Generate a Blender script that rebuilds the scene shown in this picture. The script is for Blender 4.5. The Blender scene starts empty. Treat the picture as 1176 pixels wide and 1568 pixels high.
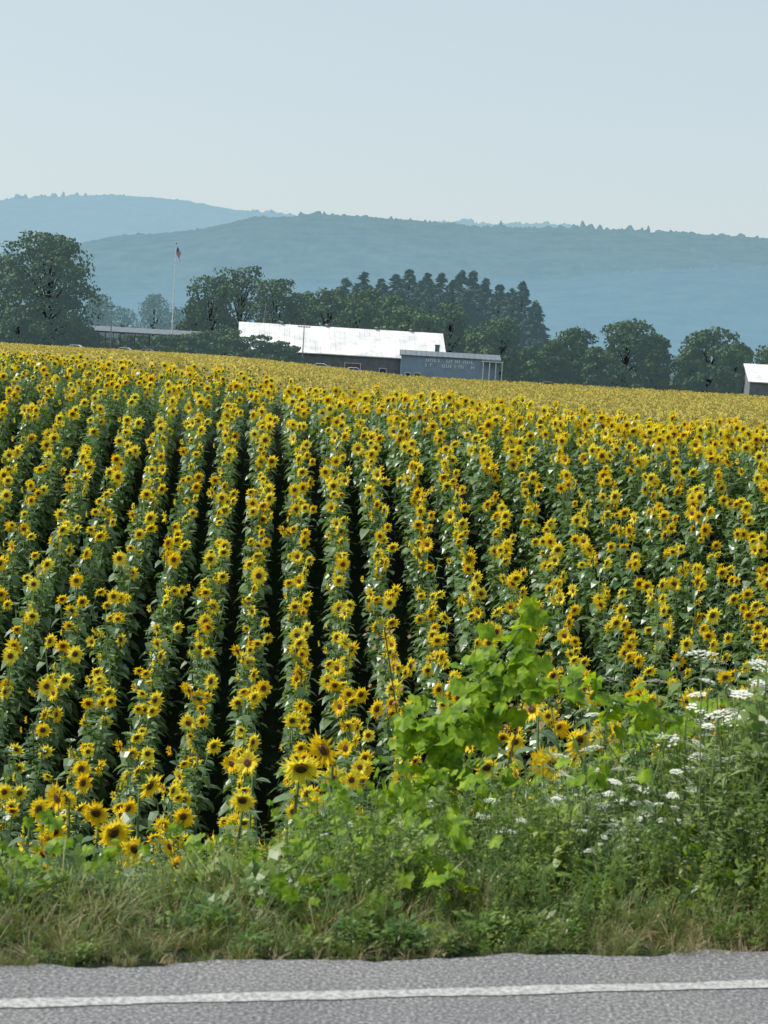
import bpy, math, random
import numpy as np
from mathutils import Vector, Matrix
random.seed(7); R=np.random.default_rng(7)
scene=bpy.context.scene
# ------------------------------------------------------------------ camera
CZ=2.3; F=3000.0; P=math.asin(0.0793); ROLL=math.radians(3.3)
fwd=Vector((0,math.cos(P),-math.sin(P)))
right0=Vector((1,0,0)); up0=right0.cross(fwd)
rgt=right0*math.cos(ROLL)+up0*math.sin(ROLL)
upv=-right0*math.sin(ROLL)+up0*math.cos(ROLL)
def ray(px,py,Y):
    d=fwd*F+rgt*(px-588)+upv*(784-py)
    d=d*(Y/d.y)
    return Vector((d.x,Y,CZ+d.z))
cam=bpy.data.cameras.new("camera"); camo=bpy.data.objects.new("camera",cam)
scene.collection.objects.link(camo); scene.camera=camo
M=Matrix((rgt,upv,-fwd)).transposed().to_4x4(); M.translation=Vector((0,0,CZ)); camo.matrix_world=M
cam.sensor_fit='VERTICAL'; cam.sensor_height=24; cam.lens=24*F/1568
cam.clip_start=0.1; cam.clip_end=20000
cam.dof.use_dof=True; cam.dof.focus_distance=38; cam.dof.aperture_fstop=5
# ------------------------------------------------------------------ light
AZ=math.radians(-82); EL=math.radians(52)
sd=Vector((math.sin(AZ)*math.cos(EL),math.cos(AZ)*math.cos(EL),math.sin(EL)))
sl=bpy.data.lights.new("sun",'SUN'); sl.energy=5.0; sl.angle=math.radians(0.6); sl.color=(1,0.95,0.86)
so=bpy.data.objects.new("sun",sl); scene.collection.objects.link(so)
so.rotation_euler=(-sd).to_track_quat('-Z','Y').to_euler(); so.location=(0,0,60)
w=bpy.data.worlds.new("World"); scene.world=w; w.use_nodes=True
nt=w.node_tree; bg=nt.nodes['Background']
sky=nt.nodes.new('ShaderNodeTexSky'); sky.sky_type='NISHITA'; sky.sun_disc=False
sky.sun_elevation=EL; sky.sun_rotation=AZ; sky.air_density=1.0; sky.dust_density=1.0; sky.ozone_density=2
hs=nt.nodes.new('ShaderNodeHueSaturation'); hs.inputs['Saturation'].default_value=0.72
nt.links.new(sky.outputs[0],hs.inputs['Color'])
hz=nt.nodes.new('ShaderNodeMix'); hz.data_type='RGBA'; hz.inputs[0].default_value=.6
nt.links.new(hs.outputs[0],hz.inputs[6]); hz.inputs[7].default_value=(4.85,5.55,5.7,1)
nt.links.new(hz.outputs[2],bg.inputs[0]); bg.inputs[1].default_value=0.138
scene.view_settings.view_transform='Standard'; scene.view_settings.look='None'
scene.view_settings.exposure=0
# ------------------------------------------------------------------ materials
def newmat(name):
    m=bpy.data.materials.new(name); m.use_nodes=True
    try: m.cycles.emission_sampling='NONE'
    except Exception as e: print(e)
    return m,m.node_tree,m.node_tree.nodes['Principled BSDF']
def ramp(nt,cols,fac):
    r=nt.nodes.new('ShaderNodeValToRGB'); e=r.color_ramp.elements
    while len(e)<len(cols): e.new(0.5)
    for i,(p,c) in enumerate(cols): e[i].position=p; e[i].color=(*c,1)
    nt.links.new(fac,r.inputs[0]); return r.outputs[0]
def noise(nt,scale,detail=4,rough=.6,space='Object',scl=None):
    tc=nt.nodes.new('ShaderNodeTexCoord'); n=nt.nodes.new('ShaderNodeTexNoise')
    n.inputs['Scale'].default_value=scale; n.inputs['Detail'].default_value=detail; n.inputs['Roughness'].default_value=rough
    if scl:
        mp=nt.nodes.new('ShaderNodeMapping'); mp.inputs['Scale'].default_value=scl
        nt.links.new(tc.outputs[space],mp.inputs[0]); nt.links.new(mp.outputs[0],n.inputs[0])
    else: nt.links.new(tc.outputs[space],n.inputs[0])
    return n.outputs[0]
def plain(name,c,rough=.7,metal=0,var=.15,scale=3,c2=None):
    m,nt,b=newmat(name)
    c2=c2 or tuple(x*(1-var*2) for x in c)
    nt.links.new(ramp(nt,[(.35,c2),(.65,c)],noise(nt,scale)),b.inputs['Base Color'])
    b.inputs['Roughness'].default_value=rough; b.inputs['Metallic'].default_value=metal
    return m
def leafmat(name,cols,rough=.45,trans=.3,tint=(1,1,1),air=None,nscale=6,spec=.5,mixrand=.6):
    m,nt,b=newmat(name)
    oi=nt.nodes.new('ShaderNodeObjectInfo')
    mx=nt.nodes.new('ShaderNodeMath'); mx.operation='MULTIPLY'; mx.inputs[1].default_value=mixrand
    nt.links.new(oi.outputs['Random'],mx.inputs[0])
    ml=nt.nodes.new('ShaderNodeMath'); ml.operation='MULTIPLY_ADD'; ml.inputs[1].default_value=1.6*(1-mixrand)
    nt.links.new(noise(nt,nscale,2),ml.inputs[0]); nt.links.new(mx.outputs[0],ml.inputs[2])
    n=len(cols)
    fac=ml.outputs[0]
    if mixrand==0:
        sb=nt.nodes.new('ShaderNodeMath'); sb.operation='SUBTRACT'; sb.inputs[1].default_value=.3; nt.links.new(fac,sb.inputs[0]); fac=sb.outputs[0]
    c=ramp(nt,[(0.15+0.7*i/max(1,n-1),cols[i]) for i in range(n)],fac)
    nt.links.new(c,b.inputs['Base Color']); b.inputs['Roughness'].default_value=rough
    b.inputs['Specular IOR Level'].default_value=spec
    out=nt.nodes['Material Output']; last=b.outputs[0]
    if trans>0:
        t=nt.nodes.new('ShaderNodeBsdfTranslucent')
        tm=nt.nodes.new('ShaderNodeMix'); tm.data_type='RGBA'; tm.blend_type='MULTIPLY'; tm.inputs[0].default_value=1
        nt.links.new(c,tm.inputs[6]); tm.inputs[7].default_value=(*tint,1)
        nt.links.new(tm.outputs[2],t.inputs[0])
        ms=nt.nodes.new('ShaderNodeMixShader'); ms.inputs[0].default_value=trans
        nt.links.new(last,ms.inputs[1]); nt.links.new(t.outputs[0],ms.inputs[2]); last=ms.outputs[0]
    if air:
        e=nt.nodes.new('ShaderNodeEmission'); e.inputs[0].default_value=(*air,1); e.inputs[1].default_value=1  # aerial haze painted in as constant emission, no fog volume
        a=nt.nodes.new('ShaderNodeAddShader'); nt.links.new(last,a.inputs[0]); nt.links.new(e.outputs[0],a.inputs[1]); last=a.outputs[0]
    nt.links.new(last,out.inputs[0]); return m
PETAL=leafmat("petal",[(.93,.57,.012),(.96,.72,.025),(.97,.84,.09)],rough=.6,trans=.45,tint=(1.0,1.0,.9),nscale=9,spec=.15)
PETALF=leafmat("petal_distant_hazed",[(.72,.52,.08),(.80,.64,.14)],rough=.8,trans=.3,air=(.015,.018,.016),nscale=.6,spec=.1)  # far petals: haze put into paler colour plus a faint glow
SLEAFF=leafmat("sunflower_leaf_distant_hazed",[(.09,.14,.055),(.14,.19,.08)],rough=.7,trans=.2,air=(.012,.016,.014),nscale=.6,spec=.2)  # far leaves carry the same painted haze glow
SEED=plain("seed_disc",(.10,.05,.02),.9,c2=(.04,.02,.01),scale=60)
SEEDO=plain("seed_ring",(.42,.22,.03),.9,c2=(.22,.10,.015),scale=60)
SLEAF=leafmat("sunflower_leaf",[(.045,.10,.04),(.08,.155,.06),(.14,.22,.09)],rough=.38,trans=.3,tint=(1.8,1.7,.6),nscale=5,spec=.65)
STEM=leafmat("stem_green",[(.11,.17,.06),(.16,.23,.08)],trans=0,rough=.5)
WLEAF=leafmat("weed_leaf",[(.035,.085,.018),(.07,.15,.025),(.13,.22,.03)],rough=.42,trans=.35,tint=(1.8,1.7,.5),nscale=7)
WLEAF2=leafmat("weed_leaf_light",[(.08,.15,.03),(.14,.22,.04),(.22,.29,.06)],rough=.45,trans=.35,tint=(1.5,1.4,.6),nscale=7)
VLEAF=leafmat("vine_leaf",[(.05,.13,.012),(.18,.32,.015),(.38,.52,.03)],rough=.5,trans=.5,tint=(1.6,1.35,.4),nscale=14,mixrand=0.0,spec=.25)
GRASS=leafmat("grass_blade",[(.05,.11,.02),(.10,.17,.035),(.22,.23,.08)],rough=.5,trans=.3,tint=(1.4,1.3,.7),nscale=3)
DRY=leafmat("dry_grass",[(.26,.20,.10),(.46,.38,.22)],rough=.7,trans=.2)
DOCK=leafmat("dock_seed",[(.16,.08,.04),(.26,.16,.08)],rough=.8,trans=.1)
WHITEF=leafmat("umbel_white",[(.62,.66,.56),(.80,.82,.76)],rough=.8,trans=.3)
# ------------------------------------------------------------------ mesh helper
class MB:
    def __init__(s): s.v=[];s.f=[];s.m=[]
    def poly(s,pts,m=0):
        n=len(s.v); s.v+= [tuple(p) for p in pts]; s.f.append(tuple(range(n,n+len(pts)))); s.m.append(m)
    def mesh_(s,pts,faces,m=0):
        n=len(s.v); s.v+=[tuple(p) for p in pts]
        for f in faces: s.f.append(tuple(i+n for i in f)); s.m.append(m)
    def tube(s,pts,rads,m=0,n=5,cap=True):
        base=len(s.v)
        for i,p in enumerate(pts):
            p=Vector(p); a=Vector(pts[max(0,i-1)]); b=Vector(pts[min(len(pts)-1,i+1)])
            d=(b-a).normalized(); x=d.orthogonal().normalized() if abs(d.z)<.8 else Vector((1,0,0)).cross(d).normalized()
            y=d.cross(x)
            for k in range(n):
                t=2*math.pi*k/n; s.v.append(tuple(p+(x*math.cos(t)+y*math.sin(t))*rads[i]))
        for i in range(len(pts)-1):
            for k in range(n):
                a=base+i*n+k; b=base+i*n+(k+1)%n
                s.f.append((a,b,b+n,a+n)); s.m.append(m)
        if cap:
            s.f.append(tuple(base+(len(pts)-1)*n+k for k in range(n))); s.m.append(m)
            s.f.append(tuple(base+n-1-k for k in range(n))); s.m.append(m)
    def box(s,c,sz,m=0,rot=None):
        x,y,z=[a/2 for a in sz]
        p=[Vector((i*x,j*y,k*z)) for k in(-1,1) for j in(-1,1) for i in(-1,1)]
        if rot: p=[rot@q for q in p]
        p=[q+Vector(c) for q in p]
        s.mesh_(p,[(0,2,3,1),(4,5,7,6),(0,1,5,4),(2,6,7,3),(0,4,6,2),(1,3,7,5)],m)
    def mesh(s,name,mats,smooth=False):
        me=bpy.data.meshes.new(name); me.from_pydata(s.v,[],s.f)
        for m in mats: me.materials.append(m)
        me.polygons.foreach_set('material_index',s.m)
        if smooth: me.polygons.foreach_set('use_smooth',[True]*len(s.f))
        me.update(); return me
    def obj(s,name,mats,loc=(0,0,0),parent=None,smooth=False,rz=0):
        o=bpy.data.objects.new(name,s.mesh(name,mats,smooth)); scene.collection.objects.link(o)
        o.location=loc; o.rotation_euler=(0,0,rz)
        if parent: o.parent=parent
        return o
def empty(name,loc,rz=0):
    o=bpy.data.objects.new(name,None); scene.collection.objects.link(o); o.location=loc; o.rotation_euler=(0,0,rz)
    o.empty_display_size=.5; return o
def scatter(name,meshes,pts,rots,scl,vid):
    col=bpy.data.collections.new(name+"_parts")
    for i,me in enumerate(meshes):
        col.objects.link(bpy.data.objects.new("%s_part_%02d"%(name,i),me))
    me=bpy.data.meshes.new(name); n=len(pts); me.vertices.add(n)
    me.vertices.foreach_set('co',np.asarray(pts,dtype=np.float32).ravel())
    a=me.attributes.new('rot','FLOAT_VECTOR','POINT'); a.data.foreach_set('vector',np.asarray(rots,dtype=np.float32).ravel())
    a=me.attributes.new('scl','FLOAT','POINT'); a.data.foreach_set('value',np.asarray(scl,dtype=np.float32))
    a=me.attributes.new('vid','INT','POINT'); a.data.foreach_set('value',np.asarray(vid,dtype=np.int32))
    o=bpy.data.objects.new(name,me); scene.collection.objects.link(o)
    g=bpy.data.node_groups.new(name+"_gn",'GeometryNodeTree')
    g.interface.new_socket('Geometry',in_out='INPUT',socket_type='NodeSocketGeometry')
    g.interface.new_socket('Geometry',in_out='OUTPUT',socket_type='NodeSocketGeometry')
    gi=g.nodes.new('NodeGroupInput'); go=g.nodes.new('NodeGroupOutput')
    ip=g.nodes.new('GeometryNodeInstanceOnPoints'); ci=g.nodes.new('GeometryNodeCollectionInfo')
    ci.inputs['Collection'].default_value=col; ci.inputs['Separate Children'].default_value=True; ci.inputs['Reset Children'].default_value=True
    def na(nm,t):
        x=g.nodes.new('GeometryNodeInputNamedAttribute'); x.data_type=t; x.inputs['Name'].default_value=nm
        return [q for q in x.outputs if q.enabled and q.name=='Attribute'][0]
    g.links.new(gi.outputs[0],ip.inputs['Points']); g.links.new(ci.outputs[0],ip.inputs['Instance'])
    ip.inputs['Pick Instance'].default_value=True
    g.links.new(na('vid','INT'),ip.inputs['Instance Index'])
    g.links.new(na('rot','FLOAT_VECTOR'),ip.inputs['Rotation'])
    g.links.new(na('scl','FLOAT'),ip.inputs['Scale'])
    g.links.new(ip.outputs[0],go.inputs[0])
    md=o.modifiers.new('scatter','NODES'); md.node_group=g
    return o
# ------------------------------------------------------------------ terrain
_lat=R.random((256,256))
def vnoise(x,y):
    x=np.asarray(x,float);y=np.asarray(y,float)
    xi=np.floor(x).astype(int);yi=np.floor(y).astype(int);fx=x-xi;fy=y-yi
    fx=fx*fx*(3-2*fx);fy=fy*fy*(3-2*fy)
    g=lambda a,b:_lat[a%256,b%256]
    return (g(xi,yi)*(1-fx)+g(xi+1,yi)*fx)*(1-fy)+(g(xi,yi+1)*(1-fx)+g(xi+1,yi+1)*fx)*fy
def sstep(a,b,x):
    t=np.clip((x-a)/(b-a),0,1); return t*t*(3-2*t)
RS=.2555
def sdist(x,y): return (y-7.33-RS*x)*.969
def ycrest(x): return np.clip(47-.55*x,40,56)
def leftw(x,y): return sstep(.02,-.10,x/np.maximum(y,20))
def terrain(x,y):
    x=np.asarray(x,float);y=np.asarray(y,float)
    s=sdist(x,y)
    near=np.interp(s,[-9,-8.2,0,.8,2,3.2,4.5,7,12,15],[-.3,-.02,-.02,-.1,-.55,-1.15,-1.85,-3.0,-4.8,-5.3])
    yc=ycrest(x); zc=-.40-.030*np.clip(x,-14,8)
    lw=leftw(x,y)
    plat=(-2.8+np.clip(-x/80,0,1)*1.7*np.clip(y/400,0,1))*(1-lw)+lw*np.interp(y,[55,75,120,400],[-.10,-.22,-.42,-1.1])
    u=(y-26)/(yc-26)
    up_=-5.3+(zc+5.3)*np.interp(u,[0,.1,.3,.8,.9,.97,1.05],[0,.07,.27,.85,.945,.99,1])
    dn=zc+(plat-zc)*sstep(3,50,y-yc)
    hill=np.where(y<yc+2,up_,dn)
    ww=sstep(11,17,s)
    return near*(1-ww)+hill*ww+(vnoise(x*.6,y*.6)-.5)*.08*np.clip(s,0,1)
def tz(x,y): return float(terrain(x,y))
def warp(lim,n,k): 
    t=np.linspace(-1,1,n); return lim*np.sinh(k*t)/np.sinh(k)
def grid_obj(name,X,Y,Z,mats,smooth=True):
    ny,nx=X.shape; me=bpy.data.meshes.new(name)
    co=np.stack([X,Y,Z],-1).reshape(-1,3).astype(np.float32)
    i=np.arange(nx*ny).reshape(ny,nx); q=np.stack([i[:-1,:-1],i[:-1,1:],i[1:,1:],i[1:,:-1]],-1).reshape(-1,4)
    me.vertices.add(len(co)); me.vertices.foreach_set('co',co.ravel())
    me.loops.add(q.size); me.loops.foreach_set('vertex_index',q.ravel().astype(np.int32))
    me.polygons.add(len(q)); me.polygons.foreach_set('loop_start',np.arange(0,q.size,4,dtype=np.int32))
    me.polygons.foreach_set('loop_total',np.full(len(q),4,dtype=np.int32))
    me.polygons.foreach_set('use_smooth',np.full(len(q),smooth))
    for m in mats: me.materials.append(m)
    me.update(calc_edges=True); me.validate()
    o=bpy.data.objects.new(name,me); scene.collection.objects.link(o); return o
gx=warp(6000,321,8.5); gy=np.concatenate([np.linspace(-300,-5,12),np.arange(-4,70,.3),70+np.cumsum(1.0*1.045**np.arange(125))])
gy=gy[gy<9000]
GX,GY=np.meshgrid(gx,gy)
m,nt,b=newmat("ground_soil_grass")
c=ramp(nt,[(.35,(.010,.012,.007)),(.55,(.014,.024,.010)),(.75,(.025,.045,.016))],noise(nt,2.5,8,.7))
nt.links.new(c,b.inputs['Base Color']); b.inputs['Roughness'].default_value=1; b.inputs['Specular IOR Level'].default_value=.1
grid_obj("ground",GX,GY,terrain(GX,GY),[m])
# road
m,nt,b=newmat("asphalt")
n1=noise(nt,62,3,.8); n2=noise(nt,1.3,4,.6)
c1=ramp(nt,[(.36,(.06,.06,.065)),(.5,(.155,.155,.162)),(.64,(.40,.39,.39))],n1)
c2=ramp(nt,[(.3,(.78,.78,.80)),(.7,(1.0,1.0,1.0))],n2)
mm=nt.nodes.new('ShaderNodeMix'); mm.data_type='RGBA'; mm.blend_type='MULTIPLY'; mm.inputs[0].default_value=1
nt.links.new(c1,mm.inputs[6]); nt.links.new(c2,mm.inputs[7]); nt.links.new(mm.outputs[2],b.inputs['Base Color'])
bp=nt.nodes.new('ShaderNodeBump'); bp.inputs['Strength'].default_value=.6; bp.inputs['Distance'].default_value=.01
nt.links.new(n1,bp.inputs['Height']); nt.links.new(bp.outputs[0],b.inputs['Normal']); b.inputs['Roughness'].default_value=.85
ASPH=m
m,nt,b=newmat("road_paint_white")
c=ramp(nt,[(.40,(.17,.17,.17)),(.55,(.44,.44,.44)),(.8,(.60,.60,.59))],noise(nt,45,6,.8))
nt.links.new(c,b.inputs['Base Color']); b.inputs['Roughness'].default_value=.6; PWHITE=m
PYEL=plain("road_paint_yellow",(.65,.42,.05),.6,scale=20)
ud=Vector((1,RS,0)).normalized(); nd=Vector((-RS,1,0)).normalized(); O=Vector((0,7.33,0))
def strip(name,s0,s1,z,mat,wob=0,parent=None,wob0=0):
    ts=np.concatenate([np.linspace(-400,-12,30),np.arange(-11.9,12,.05),np.linspace(12,400,30)])
    v=[];f=[]
    for i,t in enumerate(ts):
        wf=lambda k:(float(vnoise(t*5+k,3.3))-.5+.6*(float(vnoise(t*17,8.3+k))-.5))
        a=O+ud*t+nd*(s0+wob0*wf(7)); bb=O+ud*t+nd*(s1+wob*wf(0)); v+=[(a.x,a.y,z),(bb.x,bb.y,z)]
    f=[(2*i,2*i+2,2*i+3,2*i+1) for i in range(len(ts)-1)]
    mb=MB(); mb.mesh_(v,f); return mb.obj(name,[mat],parent=parent)
road=strip("road",-8,0,0,ASPH,.10)
strip("edge_line",-.455,-.37,.004,PWHITE,.02,road,.02)
strip("edge_line_opposite",-7.6,-7.5,.004,PWHITE,.008,road)
strip("centre_line",-4.2,-4.1,.004,PYEL,0,road); strip("centre_line_second",-4.0,-3.9,.004,PYEL,0,road)
# ------------------------------------------------------------------ sunflower
def leaf(mb,base,az,L,W,rise,droop,m=1,fold=.25):
    d=Vector((math.cos(az),math.sin(az),0)); s=Vector((-math.sin(az),math.cos(az),0)); z=Vector((0,0,1))
    p=lambda t:Vector(base)+d*(L*t)+z*(rise*L*t-droop*L*t*t)
    m1,m2=p(.35),p(.72); t=p(1.0)
    e=fold*W
    pts=[Vector(base),m1,m2,t,m1+s*W*.5+z*e,m2+s*W*.36+z*e*.6,m1-s*W*.5+z*e,m2-s*W*.36+z*e*.6]
    mb.mesh_(pts,[(0,4,1),(4,5,2,1),(5,3,2),(0,1,6),(6,1,2,7),(7,2,3)],m)
def leafs(mb,base,az,L,W,rise,droop,m=0):
    d=Vector((math.cos(az),math.sin(az),0)); s=Vector((-math.sin(az),math.cos(az),0)); z=Vector((0,0,1))
    b=Vector(base); mid=b+d*L*.5+z*(rise*.5-droop*.25)*L; t=b+d*L+z*(rise-droop)*L
    mb.mesh_([b,mid+s*W*.5,t,mid-s*W*.5],[(0,1,3),(1,2,3)],m)
def head(mb,C,yaw,tilt,Rr,rg,npet=15,layers=2,droopy=0):
    n=Vector((math.sin(yaw)*math.cos(tilt),-math.cos(yaw)*math.cos(tilt),-math.sin(tilt)))
    a=n.cross(Vector((0,0,1))).normalized(); b=a.cross(n)
    C=Vector(C)
    P_=lambda r,t,h:C+(a*math.cos(t)+b*math.sin(t))*r*Rr+n*h*Rr
    k=10
    r0=[P_(.14,2*math.pi*i/k,.13) for i in range(k)]; r1=[P_(.24,2*math.pi*i/k,.10) for i in range(k)]; r2=[P_(.33,2*math.pi*i/k,.02) for i in range(k)]
    mb.mesh_(r0,[tuple(range(k))],2)
    mb.mesh_(r0+r1,[(i,i+k,(i+1)%k+k,(i+1)%k) for i in range(k)],2)
    mb.mesh_(r1+r2,[(i,i+k,(i+1)%k+k,(i+1)%k) for i in range(k)],3)
    bk=[P_(.5+.12*(i%2),2*math.pi*i/k,-.06) for i in range(k)]; mb.mesh_(bk+[C-n*Rr*.25],[(i,(i+1)%k,k) for i in range(k)],1)
    for L in range(layers):
        for i in range(npet):
            t=2*math.pi*(i+.5*L+rg.uniform(-.3,.3))/npet; wd=.5*2*math.pi/npet*rg.uniform(.8,1.3)
            ln=rg.uniform(.76,1.14)-.04*L; c0=rg.uniform(-.2,.48)-.06*L-droopy*rg.random()
            mb.mesh_([P_(.27,t-wd*.6,.0),P_(.27,t+wd*.6,.0),P_(.64,t+wd*.85,.10+c0*.4),P_(ln,t+rg.uniform(-.1,.1),c0),P_(.64,t-wd*.85,.10+c0*.4)],[(0,1,2,4),(4,2,3)],0)
def sunflower(seed,h=1.5,bloom=1.0,nl=16,Rr=.135,npet=15):
    rg=random.Random(seed); mb=MB()
    lean=rg.uniform(-.09,.09); tilt=rg.uniform(-.25,.65); yaw=rg.uniform(-1.2,1.1)
    top=Vector((lean,0,h)); hd=Vector((math.sin(yaw),-math.cos(yaw),0))
    hc=top+hd*.09+Vector((0,0,-.02))
    mb.tube([(0,0,-.1),(lean*.4,0,h*.5),(lean,0,h-.05),tuple(top+hd*.04+Vector((0,0,.0)))],[.014,.012,.009,.01],4,4,False)
    for i in range(nl):
        t=.20+.78*i/nl; az=i*2.4+rg.uniform(-.4,.4); L=(.27-.14*max(0,t-.45)/.55)*rg.uniform(.75,1.2)
        leaf(mb,(lean*t,0,h*t),az,L,L*rg.uniform(.6,.8),rg.uniform(.1,.6),rg.uniform(.3,1.1),1,rg.uniform(-.1,.3))
    if bloom>.1: head(mb,hc,yaw,tilt,Rr*bloom,rg,npet)
    else:
        for i in range(9):
            leaf(mb,top,i*.7,.08,.04,1.2,.6,1)
    return mb
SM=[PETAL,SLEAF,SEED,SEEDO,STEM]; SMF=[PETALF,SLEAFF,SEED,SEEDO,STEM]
variants=[sunflower(100+i,h=1.32+.05*(i%8),bloom=[1,1.12,.95,1.2,1,.85,1.05,1][i%8]).mesh("sunflower_v%d"%i,SM) for i in range(18)]
buds=[sunflower(200+i,h=1.38+.05*i,bloom=[.05,.55,.05,.7,.05][i],nl=17).mesh("sunflower_b%d"%i,SM) for i in range(5)]
pts=[];rots=[];scl=[];vid=[]
for ci_ in range(-34,40):
    c0=ci_*.78
    t=10.0
    while t<74:
        t+=random.uniform(.14,.23)
        x=c0-.064*t+random.gauss(0,.040)+.12*(float(vnoise(c0*.2,t*.12))-.5); y=t
        if sdist(x,y)<6.3: continue
        yc=float(ycrest(x))
        if abs(x)>.23*y+4.5 or y>yc+16: continue
        lw=float(leftw(x,y))
        nz=float(vnoise(x*.35+9,y*.25))
        if random.random()<.04+.10*(nz<.3): continue
        z=tz(x,y)
        pb=.06+.46*float(sstep(2.5,-5,x))*(.5+.9*nz)
        sc_=random.uniform(.86,1.12)*(.93+.14*nz)
        v_=18+random.randrange(5) if random.random()<pb else random.randrange(18)
        if lw>.2 and yc+1.5<y<yc+8.5: sc_*=.74; v_=18+random.choice([0,2,4])
        pts.append((x,y,z)); rots.append((random.gauss(0,.08),random.gauss(0,.06),random.gauss(-.02,.33)))
        scl.append(sc_); vid.append(v_)
scatter("sunflower_field",variants+buds,pts,rots,scl,vid)
print("near plants",len(pts))
def chunk(seed,big=1.0):
    rg=random.Random(seed); mb=MB()
    for i in range(7):
        y=-.75+.22*i+rg.uniform(-.05,.05); x=rg.gauss(0,.06); h=1.45+rg.uniform(-.1,.12)
        n=Vector((rg.uniform(-.5,.5),-1,rg.uniform(-.3,.25))).normalized(); a=n.cross(Vector((0,0,1))).normalized(); b=a.cross(n); C=Vector((x,y-.06,h))
        rr=.13*rg.uniform(.8,1.15); k=9
        if rg.random()<.56:
            ring=[C+(a*math.cos(2*math.pi*j/k)+b*math.sin(2*math.pi*j/k))*rr*(1 if j%2 else .8) for j in range(k)]
            mb.poly(ring,0); mb.poly([C+n*.02+(a*math.cos(2*math.pi*j/5)+b*math.sin(2*math.pi*j/5))*rr*.28 for j in range(5)],2)
        for j in range(5):
            L=.24; az=rg.uniform(0,6.28); leafs(mb,(x,y,h*(.55+.10*j)),az,L,.18,.3,.5,1)
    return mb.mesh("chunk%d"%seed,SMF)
chs=[chunk(i) for i in range(8)]
pts=[];rots=[];scl=[];vid=[]
HA=.40; ca,sa=math.cos(HA),math.sin(HA)
for r_ in range(-420,420):
    c0=r_*.80
    q=-50
    while q<480:
        q+=1.5 if q<240 else 1.9
        x=c0*ca+q*sa; y=-c0*sa+q*ca
        if y<50 or y>396 or abs(x)>.215*y+12: continue
        if y<float(ycrest(x))+16.5: continue
        if float(vnoise(x*.06,y*.035+20))<.10 or random.random()<.06: continue
        pts.append((x+random.gauss(0,.04),y,0)); rots.append((0,0,-HA+random.gauss(0,.1))); scl.append(random.uniform(.85,1.12)); vid.append(random.randrange(8))
A=np.array(pts); A[:,2]=terrain(A[:,0],A[:,1])
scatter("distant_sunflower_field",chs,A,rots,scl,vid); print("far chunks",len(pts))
def near_sf(px,py,Y,seed,Rr,h=None):
    p=ray(px,py,Y); g=tz(p.x,Y); hh=max(.6,p.z-g)
    mb=sunflower(seed,h=hh,bloom=1,nl=14,Rr=Rr,npet=20)
    o=mb.obj("sunflower",SM,(p.x,Y,g)); return o
for i,(px,py,Y,Rr) in enumerate([(445,1165,11.2,.13),(505,1140,11.6,.125),(520,1185,12.3,.10),(120,1215,12.3,.11),(165,1265,11.8,.12),(110,1280,12.0,.11),(205,1290,12.2,.10),(215,1195,13.2,.11),(150,1235,12.6,.11),
      (75,1300,12.6,.10),(865,1125,12.3,.12),(840,1080,14,.11),(875,1165,12.2,.12),(845,1160,12.4,.11),(945,1135,13.2,.10),(1005,1135,13.4,.09),(730,1165,12.6,.10),(595,1190,12.6,.09),(355,1215,13,.10),(385,1160,14,.11),(30,1230,14,.10)]):
    near_sf(px,py,Y,500+i,Rr)
# ------------------------------------------------------------------ verge plants
def tuft(seed,mat,h,n=20,spread=.08):
    rg=random.Random(seed); mb=MB()
    for i in range(n):
        az=rg.uniform(0,6.28); d=Vector((math.cos(az),math.sin(az),0)); s=Vector((-d.y,d.x,0)); L=h*rg.uniform(.4,1.1); be=rg.uniform(.1,1.3); wd=rg.uniform(.002,.004)
        b0=d*rg.random()*spread
        p=lambda t:b0+d*(be*L*t*t)+Vector((0,0,L*t*(1-.4*be*t)))
        mb.mesh_([p(0)-s*wd,p(0)+s*wd,p(.4)+s*wd,p(.4)-s*wd,p(.75)+s*wd*.7,p(.75)-s*wd*.7,p(1)],[(0,1,2,3),(3,2,4,5),(5,4,6)],1 if rg.random()<.16 else 0)
    return mb.mesh("tuft%d"%seed,[mat,DRY])
def weed(seed,L=1.0,mat=None,wide=.022,ln=.085):
    rg=random.Random(seed); mb=MB()
    for k in range(4):
        az=rg.uniform(0,6.28); dx=rg.uniform(.05,.25)
        P_=[Vector((math.cos(az)*dx*t*t,math.sin(az)*dx*t*t,t*L*rg.uniform(.9,1) if t==1 else t*L*.95)) for t in (0,.25,.5,.75,1)]
        mb.tube(P_[::2],[.005,.004,.002],1,3,False)
        for i in range(26):
            t=.2+.8*i/26; a=P_[min(3,int(t*4))].lerp(P_[min(3,int(t*4))+1],t*4-min(3,int(t*4)))
            l=ln*rg.uniform(.6,1.3)*(1.1-.5*t)
            leafs(mb,a,rg.uniform(0,6.28),l,wide*rg.uniform(.7,1.3)*l/ln*1.4,rg.uniform(.2,1),rg.uniform(.2,.9),0)
    return mb.mesh("weed%d"%seed,[mat or WLEAF,STEM])
def lowweed(seed,mat):
    rg=random.Random(seed); mb=MB()
    for i in range(34):
        az=rg.uniform(0,6.28); r=rg.random()*.12; z=rg.uniform(.02,.22)
        l=rg.uniform(.05,.11); leafs(mb,(math.cos(az)*r,math.sin(az)*r,z),az+rg.uniform(-.8,.8),l,l*rg.uniform(.3,.6),rg.uniform(.2,1.2),rg.uniform(.2,.9),0)
    for i in range(6):
        az=rg.uniform(0,6.28); mb.tube([(0,0,0),(math.cos(az)*.1,math.sin(az)*.1,.22)],[.003,.002],1,3,False)
    return mb.mesh("lowweed%d"%seed,[mat,STEM])
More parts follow.
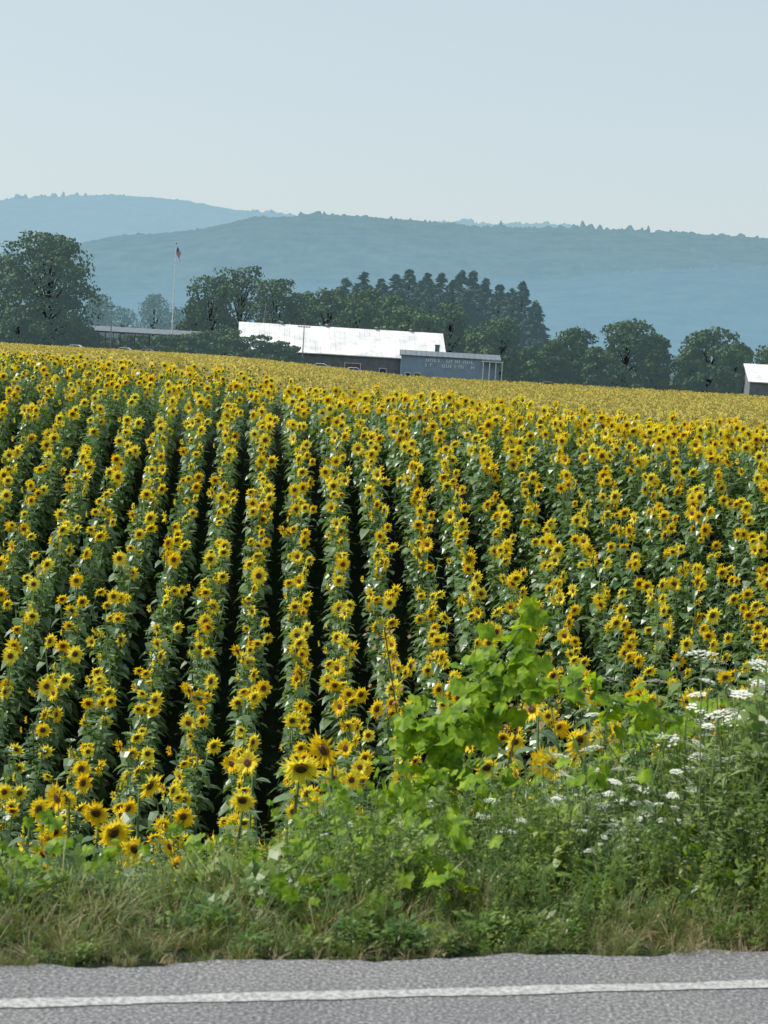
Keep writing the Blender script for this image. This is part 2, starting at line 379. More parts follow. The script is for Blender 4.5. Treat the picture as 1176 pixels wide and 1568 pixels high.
def vleaf(mb,c,n,up,sz,rg,m=0):
    a=n.cross(up).normalized(); b=a.cross(n)
    out=[(0,-.25),(.25,-.45),(.5,-.2),(.42,.08),(.5,.35),(.22,.36),(0,.62),(-.22,.36),(-.5,.35),(-.42,.08),(-.5,-.2),(-.25,-.45)]
    pts=[c]+[c+(a*x+b*-y)*sz+n*(-abs(x)*.25+rg.uniform(-.05,.05))*sz for x,y in out]
    k=len(out); mb.mesh_(pts,[(0,1+i,1+(i+1)%k) for i in range(k)],m)
def vpatch(seed):
    rg=random.Random(seed); mb=MB()
    for i in range(9):
        c=Vector((rg.gauss(0,.15),rg.gauss(0,.1),rg.uniform(.0,.3)-.15))
        n=Vector((rg.uniform(-.8,.5),rg.uniform(-1,.2),rg.uniform(.2,1))).normalized()
        vleaf(mb,c,n,Vector((rg.uniform(-.3,.3),.2,1)),rg.uniform(.05,.11),rg)
        mb.tube([c,c+Vector((rg.uniform(-.05,.05),.04,-.12))],[.002,.002],1,3,False)
    return mb.mesh("vp%d"%seed,[VLEAF,STEM])
def umbel(seed,h=1.0):
    rg=random.Random(seed); mb=MB()
    for k in range(3):
        az=rg.uniform(0,6.28); dx=rg.uniform(.05,.28); hh=h*rg.uniform(.7,1.05)
        P_=[Vector((math.cos(az)*dx*t,math.sin(az)*dx*t,hh*t)) for t in (0,.35,.7,1)]
        mb.tube(P_,[.004,.0035,.003,.0025],1,3,False)
        rr=rg.uniform(.028,.055); T=P_[-1]; tn=Vector((rg.uniform(-.35,.35),rg.uniform(-.5,.1),1)).normalized()
        a=tn.orthogonal().normalized(); b=a.cross(tn)
        for i in range(30):
            r=rr*math.sqrt((i+.5)/30); t=i*2.4; q=T+a*r*math.cos(t)+b*r*math.sin(t)+tn*(.022-.25*r+rg.uniform(-.003,.003))
            s_=.008; t2=rg.uniform(0,3)
            e=a*math.cos(t2)+b*math.sin(t2); f_=tn.cross(e)
            mb.poly([q+e*s_,q+f_*s_,q-e*s_,q-f_*s_],0)
            if i%4==0: mb.poly([T-tn*.01,q+a*.001,q-a*.001],1)
        for i in range(14):
            t=.1+.7*rg.random(); leafs(mb,P_[0].lerp(P_[-1],t),rg.uniform(0,6.28),.1*rg.uniform(.5,1.2),.02,.8,.5,1)
    return mb.mesh("umbel%d"%seed,[WHITEF,STEM])
def dock(seed):
    rg=random.Random(seed); mb=MB()
    for k in range(2):
        az=rg.uniform(0,6.28); dx=rg.uniform(.02,.2)
        a=Vector((0,0,0)); b=Vector((math.cos(az)*dx,math.sin(az)*dx,rg.uniform(.85,1)))
        mb.tube([a,b],[.003,.002],0,3,False)
        for i in range(50):
            t=.76+.24*rg.random(); q=a.lerp(b,t)+Vector((rg.gauss(0,.035),rg.gauss(0,.035),0))
            s_=.005; u=Vector((rg.gauss(0,1),rg.gauss(0,1),rg.gauss(0,1))).normalized(); v_=u.orthogonal()
            mb.poly([q+u*s_,q+v_*s_,q-u*s_,q-v_*s_],0)
    return mb.mesh("dock%d"%seed,[DOCK])
def kslope(r): return float(np.interp(r,[-.2,-.1,0,.08,.14,.2],[.268,.255,.222,.202,.176,.148]))
def canopy_h(x,y): return CZ-kslope(x/y)*y-tz(x,y)
def P_sx(t,s): 
    q=O+ud*t+nd*s; return q.x,q.y
tufts=[tuft(i,GRASS,.32) for i in range(8)]+[tuft(20+i,DRY,.20,14) for i in range(2)]+[lowweed(i,[WLEAF,WLEAF2][i%2]) for i in range(4)]
pts=[];rots=[];scl=[];vid=[]
for i in range(6500):
    t=random.uniform(-6,7); s=random.choice([random.uniform(-.03,.5),random.uniform(0,1.3),random.uniform(0,2.0)])
    x,y=P_sx(t,s); cl=float(vnoise(x*3,y*3+5)); hp=float(vnoise(x*1.3+7,y*1.3))
    if random.random()<.6*(cl<.4): continue
    pts.append((x,y,tz(x,y))); rots.append((random.gauss(0,.22),random.gauss(0,.22),random.uniform(0,6.28)))
    scl.append(random.uniform(.3,1.0)*(.45+1.0*hp)*min(1,.35+s*.9) if s<1 else random.uniform(.6,1.2))
    if cl>.58 and s>.1 and random.random()<.55: vid.append(10+random.randrange(4)); continue
    vid.append(8+random.randrange(2) if random.random()<(.40 if s<.35 else .07)*(.3+1.4*hp) else random.randrange(8))
scatter("roadside_grass",tufts,pts,rots,scl,vid)
weeds=[weed(i,1,[WLEAF,WLEAF2][i%2],[.02,.03,.016,.045][i%4],[.09,.1,.08,.11][i%4]) for i in range(8)]
pts=[];rots=[];scl=[];vid=[]
for i in range(3200):
    t=random.uniform(-6,7); s=.22+4.2*random.random()**1.1
    x,y=P_sx(t,s); h=canopy_h(x,y); hp=float(vnoise(x*1.6+17,y*1.6))
    if s<1.1: h*=.15+.7*(s-.2)/.9
    h=max(.12,min(1.8,h))*random.uniform(.55,1.06)*(.72+.42*hp)
    pts.append((x,y,tz(x,y))); rots.append((random.gauss(0,.14),random.gauss(0,.14),random.uniform(0,6.28))); scl.append(h); vid.append(random.randrange(8))
scatter("roadside_weeds",weeds,pts,rots,scl,vid)
vps=[vpatch(i) for i in range(6)]
pts=[];rots=[];scl=[];vid=[]
for i in range(640):
    t=random.uniform(-6,7); s=random.uniform(.4,3.2); x,y=P_sx(t,s)
    nz=float(vnoise(x*1.3+40,y*1.3)); dens=(.3 if x<-.9 else (.85 if x<.75 else .4))
    if random.random()>dens or nz<.38: continue
    h=canopy_h(x,y)*random.uniform(.4,1.0)
    if s<1.2: h*=.55
    pts.append((x,y,tz(x,y)+max(.12,h))); rots.append((0,0,random.uniform(-.7,.7))); scl.append(random.uniform(.6,1.0)); vid.append(random.randrange(6))
scatter("grape_vine_leaves",vps,pts,rots,scl,vid)
umb=[umbel(i) for i in range(6)]
pts=[];rots=[];scl=[];vid=[]
def addumb(px,py,Y):
    p=ray(px,py,Y); g=tz(p.x,Y); h=p.z-g
    if h<.2 or h>2: return
    pts.append((p.x,Y,g)); rots.append((0,0,random.uniform(0,6.28))); scl.append(h); vid.append(random.randrange(6))
for i in range(84):
    px=random.uniform(850,1330); top=1310-(px-860)*.65
    py=random.uniform(max(985,top-130),1320)
    addumb(px,py,float(np.interp(py,[960,1320],[10.3,8.75]))+random.uniform(-.25,.25))
for px,py in [(740,1240),(760,1290),(735,1325),(560,1340),(530,1275),(760,1215),(870,1090),(925,1030),(690,1205),(640,1230),(930,1250),(1075,1000),(1100,985),(1150,1010)]:
    addumb(px,py,random.uniform(9.0,9.8))
scatter("wild_carrot_flowers",umb,pts,rots,scl,vid)
docks=[dock(i) for i in range(3)]; pts=[];rots=[];scl=[];vid=[]
for px,py,Y in [(720,930,13.2),(1065,1080,10.5),(1100,1020,11)]:
    p=ray(px,py,Y); g=tz(p.x,Y); pts.append((p.x,Y,g)); rots.append((0,0,random.uniform(0,6.28))); scl.append(p.z-g); vid.append(random.randrange(3))
scatter("dock_plants",docks,pts,rots,scl,vid)
# climbing grape vine
mb=MB(); rg=random.Random(5)
paths=[[(650,1400,9.6),(655,1230,9.8),(690,1120,9.9),(735,1040,10),(780,985,10.1),(815,945,10.1)],
       [(735,1045,10),(830,1045,9.9),(930,1070,9.8),(1035,1105,9.7)],
       [(690,1125,9.9),(640,1090,10),(615,1150,10),(640,1215,9.9)],
       [(655,1230,9.8),(560,1270,9.8),(440,1330,9.6),(330,1330,9.5)],
       [(735,1045,10),(790,1060,10),(800,985,10)],[(700,1110,9.9),(745,1090,9.9),(730,1040,10)],
       [(720,1400,9.5),(735,1290,9.6),(800,1300,9.5),(960,1310,9.3),(1050,1290,9.3)],[(690,1130,9.9),(680,1200,9.8),(640,1240,9.8)]]
for k_,pa in enumerate(paths):
    Q=[ray(*q) for q in pa]; mb.tube(Q,[.006]*len(Q),1,4,False)
    for a,b in zip(Q[:-1],Q[1:]):
        n_=int((b-a).length/(.013 if k_ not in(1,6) else .018))
        for i in range(n_):
            c=a.lerp(b,rg.random())+Vector((rg.gauss(0,.06),rg.gauss(0,.08),rg.gauss(-.02,.055)))
            n=Vector((rg.uniform(-.9,.5),rg.uniform(-1.2,.3),rg.uniform(.1,1.1))).normalized()
            vleaf(mb,c,n,Vector((rg.uniform(-.5,.5),.2,1)),rg.uniform(.055,.125),rg)
for i in range(7):
    c=ray(812+rg.uniform(-22,22),945+rg.uniform(-12,15),10.1); vleaf(mb,c,Vector((rg.uniform(-.5,.5),-1,.5)).normalized(),Vector((rg.uniform(-1,1),0,1)),.085,rg)
mb.obj("grape_vine",[VLEAF,STEM])
# ------------------------------------------------------------------ trees
def bark(): return plain("bark",(.07,.055,.045),.9,scale=4)
BARK=bark()
TLEAF=leafmat("tree_foliage",[(.014,.034,.014),(.035,.07,.022),(.085,.13,.035)],rough=.6,trans=.15,air=(.034,.053,.058),nscale=.35,mixrand=0,spec=.2)  # bluish emission stands in for haze over the farm trees
CLEAF=leafmat("conifer_foliage",[(.010,.024,.016),(.022,.046,.026),(.045,.075,.035)],rough=.7,trans=.05,air=(.045,.076,.088),nscale=.4,mixrand=0,spec=.2)  # stronger painted haze glow on the conifers
HLEAF=leafmat("hazy_foliage",[(.02,.045,.025),(.04,.08,.035)],rough=.7,trans=.05,air=(.09,.15,.175),nscale=.2,mixrand=0,spec=.1)  # farthest trees, mostly painted haze emission over dark green
def quads_obj(name,C,U,V,mats,loc,tubes=None):
    n=len(C); co=np.stack([C-U,C+V*.8,C+U,C-V*.8],1).reshape(-1,3)
    mb=tubes or MB(); base=len(mb.v)
    verts=np.concatenate([np.array(mb.v).reshape(-1,3),co]) if base else co
    faces=list(mb.f)+[(base+4*i,base+4*i+1,base+4*i+2,base+4*i+3) for i in range(n)]
    me=bpy.data.meshes.new(name); me.from_pydata(verts.tolist(),[],faces)
    for m_ in mats: me.materials.append(m_)
    me.polygons.foreach_set('material_index',list(mb.m)+[1]*n); me.update()
    o=bpy.data.objects.new(name,me); scene.collection.objects.link(o); o.location=loc; return o
def rdir(n):
    d=R.normal(size=(n,3)); return d/np.linalg.norm(d,axis=1,keepdims=True)
def tree(name,X,Y,zt,wd,N=5200,mat=None,leaf_s=.38,low=.14,lob=26):
    zb=tz(X,Y)-.3; H=zt-zb; mb=MB()
    mb.tube([(0,0,0),(.1,0,H*.2),(.0,.1,H*.45),(.1,0,H*.75)],[H*.028,H*.022,H*.015,H*.006],0,7,False)
    Cs=[];Us=[];Vs=[]
    per=N//lob
    for i in range(lob):
        f=(i+.5)/lob; hz=low+(.95-low)*f*.97
        prof=math.sin(math.pi*min(1,max(0,(hz-low+.10)/(1.06-low))))**.6
        az=i*2.4+R.uniform(-.5,.5); rad=wd/2*prof*R.uniform(.35,.85)
        k_=R.uniform(.7,1.15)
        lr=np.array([R.uniform(.17,.27)*wd*k_,R.uniform(.17,.27)*wd*k_,R.uniform(.09,.14)*H*k_])
        rad=min(rad,wd*.5-lr[0]*.6) if wd*.5>lr[0]*.6 else 0
        c=np.array([math.cos(az)*rad,math.sin(az)*rad,min(hz*H,H-lr[2])])
        mb.tube([(0,0,c[2]*.55),tuple(c*[.5,.5,.82]),tuple(c)],[H*.011,H*.006,H*.002],0,4,False)
        d=rdir(per); d[:,2]=np.where((d[:,2]<-.2)&(R.random(per)<.5),-d[:,2],d[:,2])
        r=R.uniform(.45,1.2,(per,1))**.6
        Cs.append(c+d*r*lr*(1+.5*(vnoise(d[:,:1]*2.5+i,d[:,2:]*2.5)-.5)))
        s=leaf_s*R.uniform(.5,1.3,(per,1))
        nn=rdir(per)*.8+d; nn/=np.linalg.norm(nn,axis=1,keepdims=True)
        u=np.cross(nn,rdir(per)); u/=np.linalg.norm(u,axis=1,keepdims=True); v=np.cross(nn,u)
        Us.append(u*s);Vs.append(v*s)
    return quads_obj(name,np.concatenate(Cs),np.concatenate(Us),np.concatenate(Vs),[BARK,mat or TLEAF],(X,Y,zb),mb)
def conifer(name,X,Y,zt,wd,N=4200,mat=None):
    zb=tz(X,Y)-.3; H=zt-zb; mb=MB()
    mb.tube([(0,0,0),(0,0,H*.5),(0,0,H*.99)],[H*.02,H*.012,.04],0,6,False)
    Cs=[];Us=[];Vs=[]
    nb=int(N/22)
    for i in range(nb):
        f=R.random()**.85; h=H*(.06+.93*f); L=wd*.5*min(1,1.5*(1-f))**.8*R.uniform(.45,1.2)+.35; az=R.uniform(0,6.28)
        d=np.array([math.cos(az),math.sin(az),0]); t=R.random((22,1))**.7
        c=d*L*t+np.array([0,0,h])-np.array([0,0,1])*(.30*L*t-.18*L*t*t)+R.normal(0,.16,(22,3))
        Cs.append(c); sd_=np.array([-d[1],d[0],0]); 
        s=.32*R.uniform(.6,1.4,(22,1))
        Us.append((d+np.array([0,0,-.35])+R.normal(0,.3,(22,3)))*s*1.4); Vs.append((sd_+R.normal(0,.4,(22,3)))*s)
    return quads_obj(name,np.concatenate(Cs),np.concatenate(Us),np.concatenate(Vs),[BARK,mat or CLEAF],(X,Y,zb),mb)
def T(px,top,w,Y,name="deciduous_tree",fn=tree,**k):
    p=ray(px,top,Y); return fn(name,p.x,Y,p.z,w*Y/F,**k)
T(78,354,158,385,N=11000,lob=44,low=.04)
T(-15,385,130,400); T(30,470,90,380,N=3000); T(130,500,60,383,N=2500)
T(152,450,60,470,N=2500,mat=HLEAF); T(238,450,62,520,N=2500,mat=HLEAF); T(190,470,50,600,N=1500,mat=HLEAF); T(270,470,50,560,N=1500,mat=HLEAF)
for q in [(325,420,85,430),(372,405,110,440),(425,425,90,432),(465,445,80,436),(505,440,85,430),(300,465,50,425),(548,455,80,425),(620,465,90,418),(655,478,60,414),(600,450,90,434),(690,460,80,430),(560,440,80,440)]: T(*q,N=3800,lob=22)
for i,q in enumerate([(530,420,60,455),(556,412,60,450),(580,418,55,458),(603,414,60,448),(626,404,70,455),(655,410,60,450),(678,420,60,456),(703,408,60,450),(722,416,60,458),(745,424,60,450),(768,434,60,455),(786,438,55,446),(803,432,55,440),(822,452,50,436),(690,430,80,440),(755,450,80,436),(812,475,60,430),(834,505,40,430),(592,430,80,442),(640,425,80,445),(665,432,80,438),(735,440,85,440),(790,455,70,434),(545,435,70,446),(615,436,80,438),(715,445,80,436),(775,470,80,430)]):
    T(q[0]+random.uniform(-5,5),q[1]+random.uniform(-2,10),q[2]*random.uniform(1.2,1.6),q[3],name="pine_tree",fn=conifer)
for q in [(770,486,95,396),(735,500,60,400),(815,530,60,392),(880,502,75,398),(850,520,50,396),(962,489,105,394),(915,530,50,392),(1003,512,60,396),(1090,502,110,392),(1062,530,50,390),(1130,525,60,388),(1150,560,40,386),(1200,520,90,396)]: T(*q,N=4800,lob=24,low=.02)
for q in [(262,512,60,372),(300,508,80,370),(345,503,90,371),(390,512,80,370),(425,522,70,372),(445,530,45,370),(240,528,45,370)]:
    T(*q,name="shrub",N=2600,lob=14,low=-.05,leaf_s=.3)
for q in [(925,590,30,385),(955,592,40,385),(1040,600,50,384)]: T(*q,name="shrub",N=900,lob=8,low=-.05,leaf_s=.25)
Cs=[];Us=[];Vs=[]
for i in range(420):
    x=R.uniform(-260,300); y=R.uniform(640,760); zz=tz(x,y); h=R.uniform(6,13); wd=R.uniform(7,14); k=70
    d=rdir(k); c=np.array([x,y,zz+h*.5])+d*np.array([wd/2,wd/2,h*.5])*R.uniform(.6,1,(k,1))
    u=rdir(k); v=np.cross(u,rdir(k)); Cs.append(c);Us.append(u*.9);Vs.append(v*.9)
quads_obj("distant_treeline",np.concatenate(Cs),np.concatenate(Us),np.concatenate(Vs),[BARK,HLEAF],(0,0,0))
# ------------------------------------------------------------------ hills
def hillmat(name,c1,c2,air,haze_glow_top,sc):
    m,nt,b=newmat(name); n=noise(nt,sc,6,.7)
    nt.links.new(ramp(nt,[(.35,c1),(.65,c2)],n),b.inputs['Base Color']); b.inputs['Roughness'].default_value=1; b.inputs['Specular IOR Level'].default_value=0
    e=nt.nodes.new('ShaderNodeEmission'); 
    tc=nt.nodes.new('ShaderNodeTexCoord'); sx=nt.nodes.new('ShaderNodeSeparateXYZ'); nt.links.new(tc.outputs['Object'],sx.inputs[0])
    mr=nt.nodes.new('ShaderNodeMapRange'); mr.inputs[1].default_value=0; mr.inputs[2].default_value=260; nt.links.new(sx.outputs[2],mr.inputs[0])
    nt.links.new(ramp(nt,[(0,air),(1,haze_glow_top)],mr.outputs[0]),e.inputs[0])  # haze painted as emission over the slope, bluer toward the foot
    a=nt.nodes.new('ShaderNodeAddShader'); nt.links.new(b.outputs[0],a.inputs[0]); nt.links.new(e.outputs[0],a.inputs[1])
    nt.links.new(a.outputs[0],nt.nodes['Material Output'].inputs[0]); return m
def hill(name,D,prof,mat,depth,canopy,seed):
    rx=[];rz=[]
    for px,py in prof: p=ray(px,py,D); rx.append(p.x); rz.append(p.z)
    xs=np.arange(-D*.42,D*.42,D*.0007); ridge=np.interp(xs,rx,rz)
    k_=np.ones(25)/25; rp=np.pad(ridge,12,mode='edge'); ridge=np.convolve(rp,k_,'valid')
    ridge+= (vnoise(xs/180+seed,0*xs+seed)-.5)*12*(np.abs(xs)>D*.2)
    vs=np.concatenate([np.linspace(0,.9,60),np.linspace(.905,1,20),1+np.linspace(.01,.5,10)])
    Xg,Vg=np.meshgrid(xs,vs)
    amp=1+.07*(vnoise(Xg/420+seed,Vg*3)-.5)*(np.clip(1-Vg,0,1)*4)**.5
    pr=np.where(Vg<=1,.5*(1-np.cos(np.pi*np.clip(Vg,0,1)))**1.0,1-.35*(Vg-1))
    Yg=D-depth+Vg*depth
    Z=-4+(ridge[None,:]+4)*pr*amp
    cn=vnoise(Xg/(D*.0024)+seed*7,Yg/(D*.006)); cn2=vnoise(Xg/(D*.0012)+3,Yg/(D*.004)); big=vnoise(Xg/(D*.012)+seed,Vg*9)
    Z+=canopy*((cn**2*.9)*(.2+big*1.4)+cn2*.35-.4)*(.16+.84*sstep(.9,.99,Vg))*np.clip(Vg*6,0,1)
    return grid_obj(name,Xg,Yg,Z,[mat])
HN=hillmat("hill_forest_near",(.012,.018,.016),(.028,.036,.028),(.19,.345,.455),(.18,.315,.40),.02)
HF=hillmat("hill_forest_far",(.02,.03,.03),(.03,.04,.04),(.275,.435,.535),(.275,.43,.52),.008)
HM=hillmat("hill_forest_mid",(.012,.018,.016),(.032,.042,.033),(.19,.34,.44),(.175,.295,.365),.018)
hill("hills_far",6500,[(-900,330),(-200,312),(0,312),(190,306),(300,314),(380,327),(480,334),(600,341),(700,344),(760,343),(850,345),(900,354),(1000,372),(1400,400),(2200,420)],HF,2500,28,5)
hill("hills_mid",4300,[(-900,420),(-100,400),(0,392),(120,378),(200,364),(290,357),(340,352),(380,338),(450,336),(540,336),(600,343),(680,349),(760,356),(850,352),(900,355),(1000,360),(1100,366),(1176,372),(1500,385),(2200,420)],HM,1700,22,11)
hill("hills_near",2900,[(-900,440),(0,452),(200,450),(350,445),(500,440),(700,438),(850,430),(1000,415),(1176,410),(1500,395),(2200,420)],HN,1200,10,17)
# ------------------------------------------------------------------ buildings
ROOFW=plain("white_metal_roof",(.86,.86,.86),.45,c2=(.55,.56,.57),scale=.35)
WALLD=plain("weathered_wall",(.20,.22,.24),.85,scale=.8); WALLB=plain("grey_blue_siding",(.26,.36,.47),.8,scale=.8,var=.08)
ROOFD=plain("dark_roof",(.15,.185,.22),.7,scale=1); TRIM=plain("white_trim",(.80,.80,.80),.6); GLASS=plain("window_glass",(.03,.04,.05),.1)
METAL=plain("grey_metal",(.35,.36,.37),.4,.6); WOOD=plain("grey_wood",(.16,.14,.12),.85)
def gable(parent,L,W,he,hr,wall,roof,over=.5,name=""):
    mb=MB()
    x,y=L/2,W/2
    mb.mesh_([(-x,-y,0),(x,-y,0),(x,-y,he),(-x,-y,he),(-x,y,0),(x,y,0),(x,y,he),(-x,y,he),(-x,0,hr),(x,0,hr)],
      [(0,1,2,3),(5,4,7,6),(4,0,3,8,7),(1,5,6,9,2)],0)
    mb.obj(name+"walls",[wall],parent=parent)
    mb=MB(); k=(hr-he)/y; xo=x+over; yo=y+over; t=.16
    for sg in(-1,1):
        a=[(-xo,sg*yo,he-k*over+.02),(xo,sg*yo,he-k*over+.02),(xo,0,hr+.02),(-xo,0,hr+.02)]
        b=[(p[0],p[1],p[2]+t) for p in a]
        mb.mesh_(a+b,[(0,1,2,3),(4,7,6,5),(0,4,5,1),(0,3,7,4),(1,5,6,2)],0)
        n=int(2*xo/1.0)
        for i in range(n+1):
            xx=-xo+.02+i*(2*xo-.04)/n
            mb.mesh_([(xx-.03,sg*yo,he-k*over+.02+t),(xx+.03,sg*yo,he-k*over+.02+t),(xx+.03,0,hr+.02+t),(xx-.03,0,hr+.02+t),(xx,sg*yo,he-k*over+.09+t),(xx,0,hr+.09+t)],[(0,4,5,3),(4,1,2,5)],0)
    mb.obj(name+"roof",[roof],parent=parent)
def openings(parent,items,y):
    mb=MB()
    for x,z,w_,h_,kind in items:
        mb.box((x,y-.03,z),(w_,.06,h_),1 if kind=='w' else 2)
        for dx in(-1,1): mb.box((x+dx*(w_/2+.06),y-.05,z),(.12,.1,h_+.24),0)
        for dz in(-1,1): mb.box((x,y-.05,z+dz*(h_/2+.06)),(w_,.1,.12),0)
    mb.obj("windows_and_doors",[TRIM,GLASS,WOOD],parent=parent)
pL=ray(366,488,392); pR=ray(678,515,396)
cx=(pL.x+pR.x)/2; L=(pR.x-pL.x); g=tz(cx,392)-.1
barn=empty("barn",(cx,394,g),math.atan2(4,L))
hr=(pL.z+pR.z)/2-g-.2
gable(barn,L-1,17,hr-5.0,hr,WALLD,ROOFW,.6)
openings(barn,[(-8,1.4,1.2,1,'w'),(-4,1.4,1.2,1,'w'),(2,1.3,3,2.6,'d'),(8,1.4,1.2,1,'w'),(-14,1.4,1.2,1,'w')],-8.5)
mb=MB()
for xx in(-12,-3,7,14): mb.tube([(xx,0,hr),(xx,0,hr+.5),(xx,0,hr+.55),(xx,0,hr+.75)],[.25,.25,.45,.1],0,8)
mb.obj("roof_vents",[METAL],parent=barn)
qL=ray(613,541,376); qR=ray(767,556,376); cx=(qL.x+qR.x)/2; g=tz(cx,376)-.1; L=qR.x-qL.x
fs=empty("farm_stand",(cx,382,g)); hr=(ray(690,545,380).z)-g+.5
gable(fs,L-.5,11,hr-.9,hr,WALLB,ROOFD,.3)
openings(fs,[(-8,1.7,.9,1,'w'),(-6.2,1.2,1,2.1,'d')],-5.5)
mb=MB()
for r_ in range(2):
    x=-4.6
    while x<4.6:
        wd=random.uniform(.35,.5)
        zc=hr-1.55-r_*.95
        if random.random()<.88:
            mb.box((x,-5.53,zc),(.17,.06,.62)); 
            if random.random()<.75: mb.box((x+wd/2,-5.53,zc+random.choice([-.23,0,.23])),(wd-.17,.06,.15))
            if random.random()<.5: mb.box((x+wd,-5.53,zc),(.17,.06,.62))
        x+=wd+.36
mb.obj("painted_lettering",[TRIM],parent=fs)
mb=MB(); xo=L/2
mb.box((xo-1.6,-6.6,hr-1.2),(4.0,2.1,.18),0)
for xx in(xo-3.4,xo-2.2,xo-1.0,xo+.2): mb.box((xx,-7.5,(hr-1.3)/2),(.18,.18,hr-1.3),0)
mb.obj("porch",[TRIM],parent=fs)
mb=MB(); mb.box((-2.5,1,hr+.4),(.9,.9,2.0),0); mb.box((-2.5,1,hr+1.45),(1.1,1.1,.14),0); mb.obj("chimney",[ROOFD],parent=fs)
sL=ray(132,494,398); sR=ray(318,512,398); g=tz(sL.x,398)-.1; L=sR.x-sL.x
sh=empty("pole_shed",((sL.x+sR.x)/2,398,g)); mb=MB()
zz=(sL.z+sR.z)/2-g
mb.mesh_([(-L/2,-5,zz-1.0),(L/2,-5,zz-1.0),(L/2,0,zz),(-L/2,0,zz),(L/2,5,zz-1.0),(-L/2,5,zz-1.0)],[(0,1,2,3),(3,2,4,5)],0)
mb.box((0,-5,zz-1.15),(L,.12,.3),0); mb.obj("roof",[ROOFD],parent=sh)
mb=MB()
for i in range(9):
    for yy in(-4.8,4.8): mb.tube([(-L/2+.3+i*(L-.6)/8,yy,0),(-L/2+.3+i*(L-.6)/8,yy,zz-1.05)],[.12,.1],0,6)
mb.obj("posts",[METAL],parent=sh)
mb=MB(); mb.box((0,4.9,.9),(L-.8,.1,1.8),0); mb.obj("back_wall",[WALLD],parent=sh)
for q in [(150,512,70,425),(210,512,80,428),(265,515,70,425)]: T(*q,N=2200,lob=16,low=0)
p=ray(1150,563,378); g=tz(p.x,378)-.1; rb=empty("white_barn",(p.x+9.5,384,g)); gable(rb,19,12,p.z-g-2.6,p.z-g+.6,WALLD,ROOFW,.4)
openings(rb,[(-6,1.1,1,1,'w'),(-2,1.2,2.4,2.2,'d')],-6)
def pole(name,px,top,Y,r,extra=None):
    p=ray(px,top,Y); g=tz(p.x,Y)-.1; H=p.z-g; mb=MB()
    mb.tube([(0,0,0),(0,0,H*.5),(0,0,H)],[r,r*.8,r*.5],0,8)
    e=empty(name,(p.x,Y,g)); mb.obj("pole",[extra or METAL],parent=e); return e,H
fp,H=pole("flagpole",270,374,392,.13,TRIM)
mb=MB(); mb.tube([(0,0,H),(0,0,H+.12),(0,0,H+.3),(0,0,H+.42)],[.05,.2,.2,.03],0,8); mb.obj("finial",[METAL],parent=fp)
RED=plain("flag_red",(.40,.06,.07),.8); BLU=plain("flag_blue",(.04,.07,.22),.8)
mb=MB(); cols=13
for i in range(cols):
    for j in range(10):
        def q(a,b):
            u=a/cols;v=b/10
            return (.12+v*.8+.12*math.sin(u*6+v*2),.25*math.sin(v*9+u*3)*v,H-.2-u*1.7-v*1.6)
        mt=2 if (i<7 and j<4) else (0 if i%2==0 else 1)
        mb.poly([q(i,j),q(i+1,j),q(i+1,j+1),q(i,j+1)],mt)
mb.obj("flag",[RED,TRIM,BLU],parent=fp)
for px,top,Y in [(172,464,380),(405,476,405),(466,495,374)]:
    e,H=pole("utility_pole",px,top,Y,.14,METAL)
    mb=MB(); mb.box((0,0,H-.7),(2.4,.12,.14),0)
    for xx in(-1.05,-.5,.5,1.05): mb.tube([(xx,0,H-.63),(xx,0,H-.4)],[.05,.03],1,6)
    mb.obj("crossarm",[WOOD,METAL],parent=e)
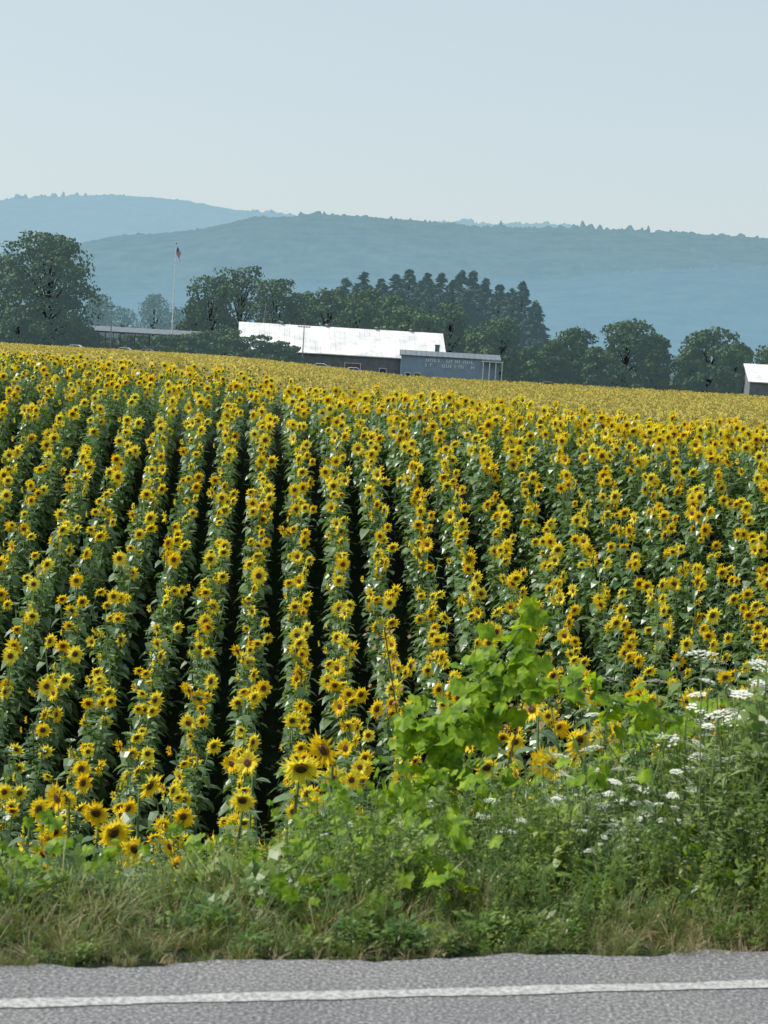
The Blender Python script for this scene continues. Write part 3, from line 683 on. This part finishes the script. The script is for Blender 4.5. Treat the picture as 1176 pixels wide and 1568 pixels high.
# gravel yard, slightly raised bank the cars stand on
TYRE=plain("tyre",(.02,.02,.02),.9); GRAV=plain("gravel",(.22,.20,.17),.95,scale=8)
def car(px,py,Y,paint,rz=0):
    p=ray(px,py,Y); g=tz(p.x,Y)+.45; K=1.12
    e=empty("parked_car",(p.x,Y,g),rz)
    prof=[(-2.2,.35),(-2.25,.75),(-2.1,.95),(-1.3,1.02),(-.75,1.42),(.75,1.46),(1.45,1.02),(2.1,.95),(2.25,.7),(2.2,.35)]
    mb=MB(); n=len(prof)
    ws=[.86,.9,.88,.86,.68,.68,.86,.88,.9,.86]
    a=[(x,-w_,z*K) for (x,z),w_ in zip(prof,ws)]; b=[(x,w_,z*K) for (x,z),w_ in zip(prof,ws)]
    mb.mesh_(a+b,[tuple(range(n)),tuple(range(2*n-1,n-1,-1))]+[(i,i+n,(i+1)%n+n,(i+1)%n) for i in range(n)],0)
    mb.obj("body",[paint],parent=e)
    mb=MB()
    for sg in(-1,1):
        mb.mesh_([(-1.15,sg*.875,1.05*K),(1.3,sg*.875,1.05*K),(.72,sg*.72,1.38*K),(-.7,sg*.72,1.36*K)],[(0,1,2,3)],0)
    mb.mesh_([(-1.33,-.7,1.06*K),(-1.33,.7,1.06*K),(-.80,.6,1.41*K),(-.80,-.6,1.41*K)],[(0,1,2,3)],0); mb.obj("windows",[GLASS],parent=e)
    mb=MB()
    for x in(-1.4,1.4):
        for sg in(-1,1): mb.tube([(x,sg*.93,.34),(x,sg*.72,.34)],[.34,.34],0,14)
    mb.obj("wheels",[TYRE],parent=e)
    # bank of gravel under the car, tapering into the ground
    mb=MB(); mb.mesh_([(-3.2,-1.6,0),(3.2,-1.6,0),(3.2,1.6,0),(-3.2,1.6,0),(-4.6,-2.6,-.6),(4.6,-2.6,-.6),(4.6,2.6,-.6),(-4.6,2.6,-.6)],[(0,1,2,3),(4,5,1,0),(5,6,2,1),(6,7,3,2),(7,4,0,3)],0)
    mb.obj("parking_pad",[GRAV],(p.x,Y,g))
CW=plain("car_paint_white",(.85,.85,.85),.25); CB=plain("car_paint_silver",(.4,.42,.44),.25,.4); CR=plain("car_paint_tan",(.35,.3,.2),.3)
for px,py,Y,c in [(115,538,365,CW),(190,545,365,CW),(225,548,365,CB),(490,565,364,CW),(540,567,364,CW),(838,588,366,CR)]:
    car(px,py,Y,c,random.uniform(-.2,.2))
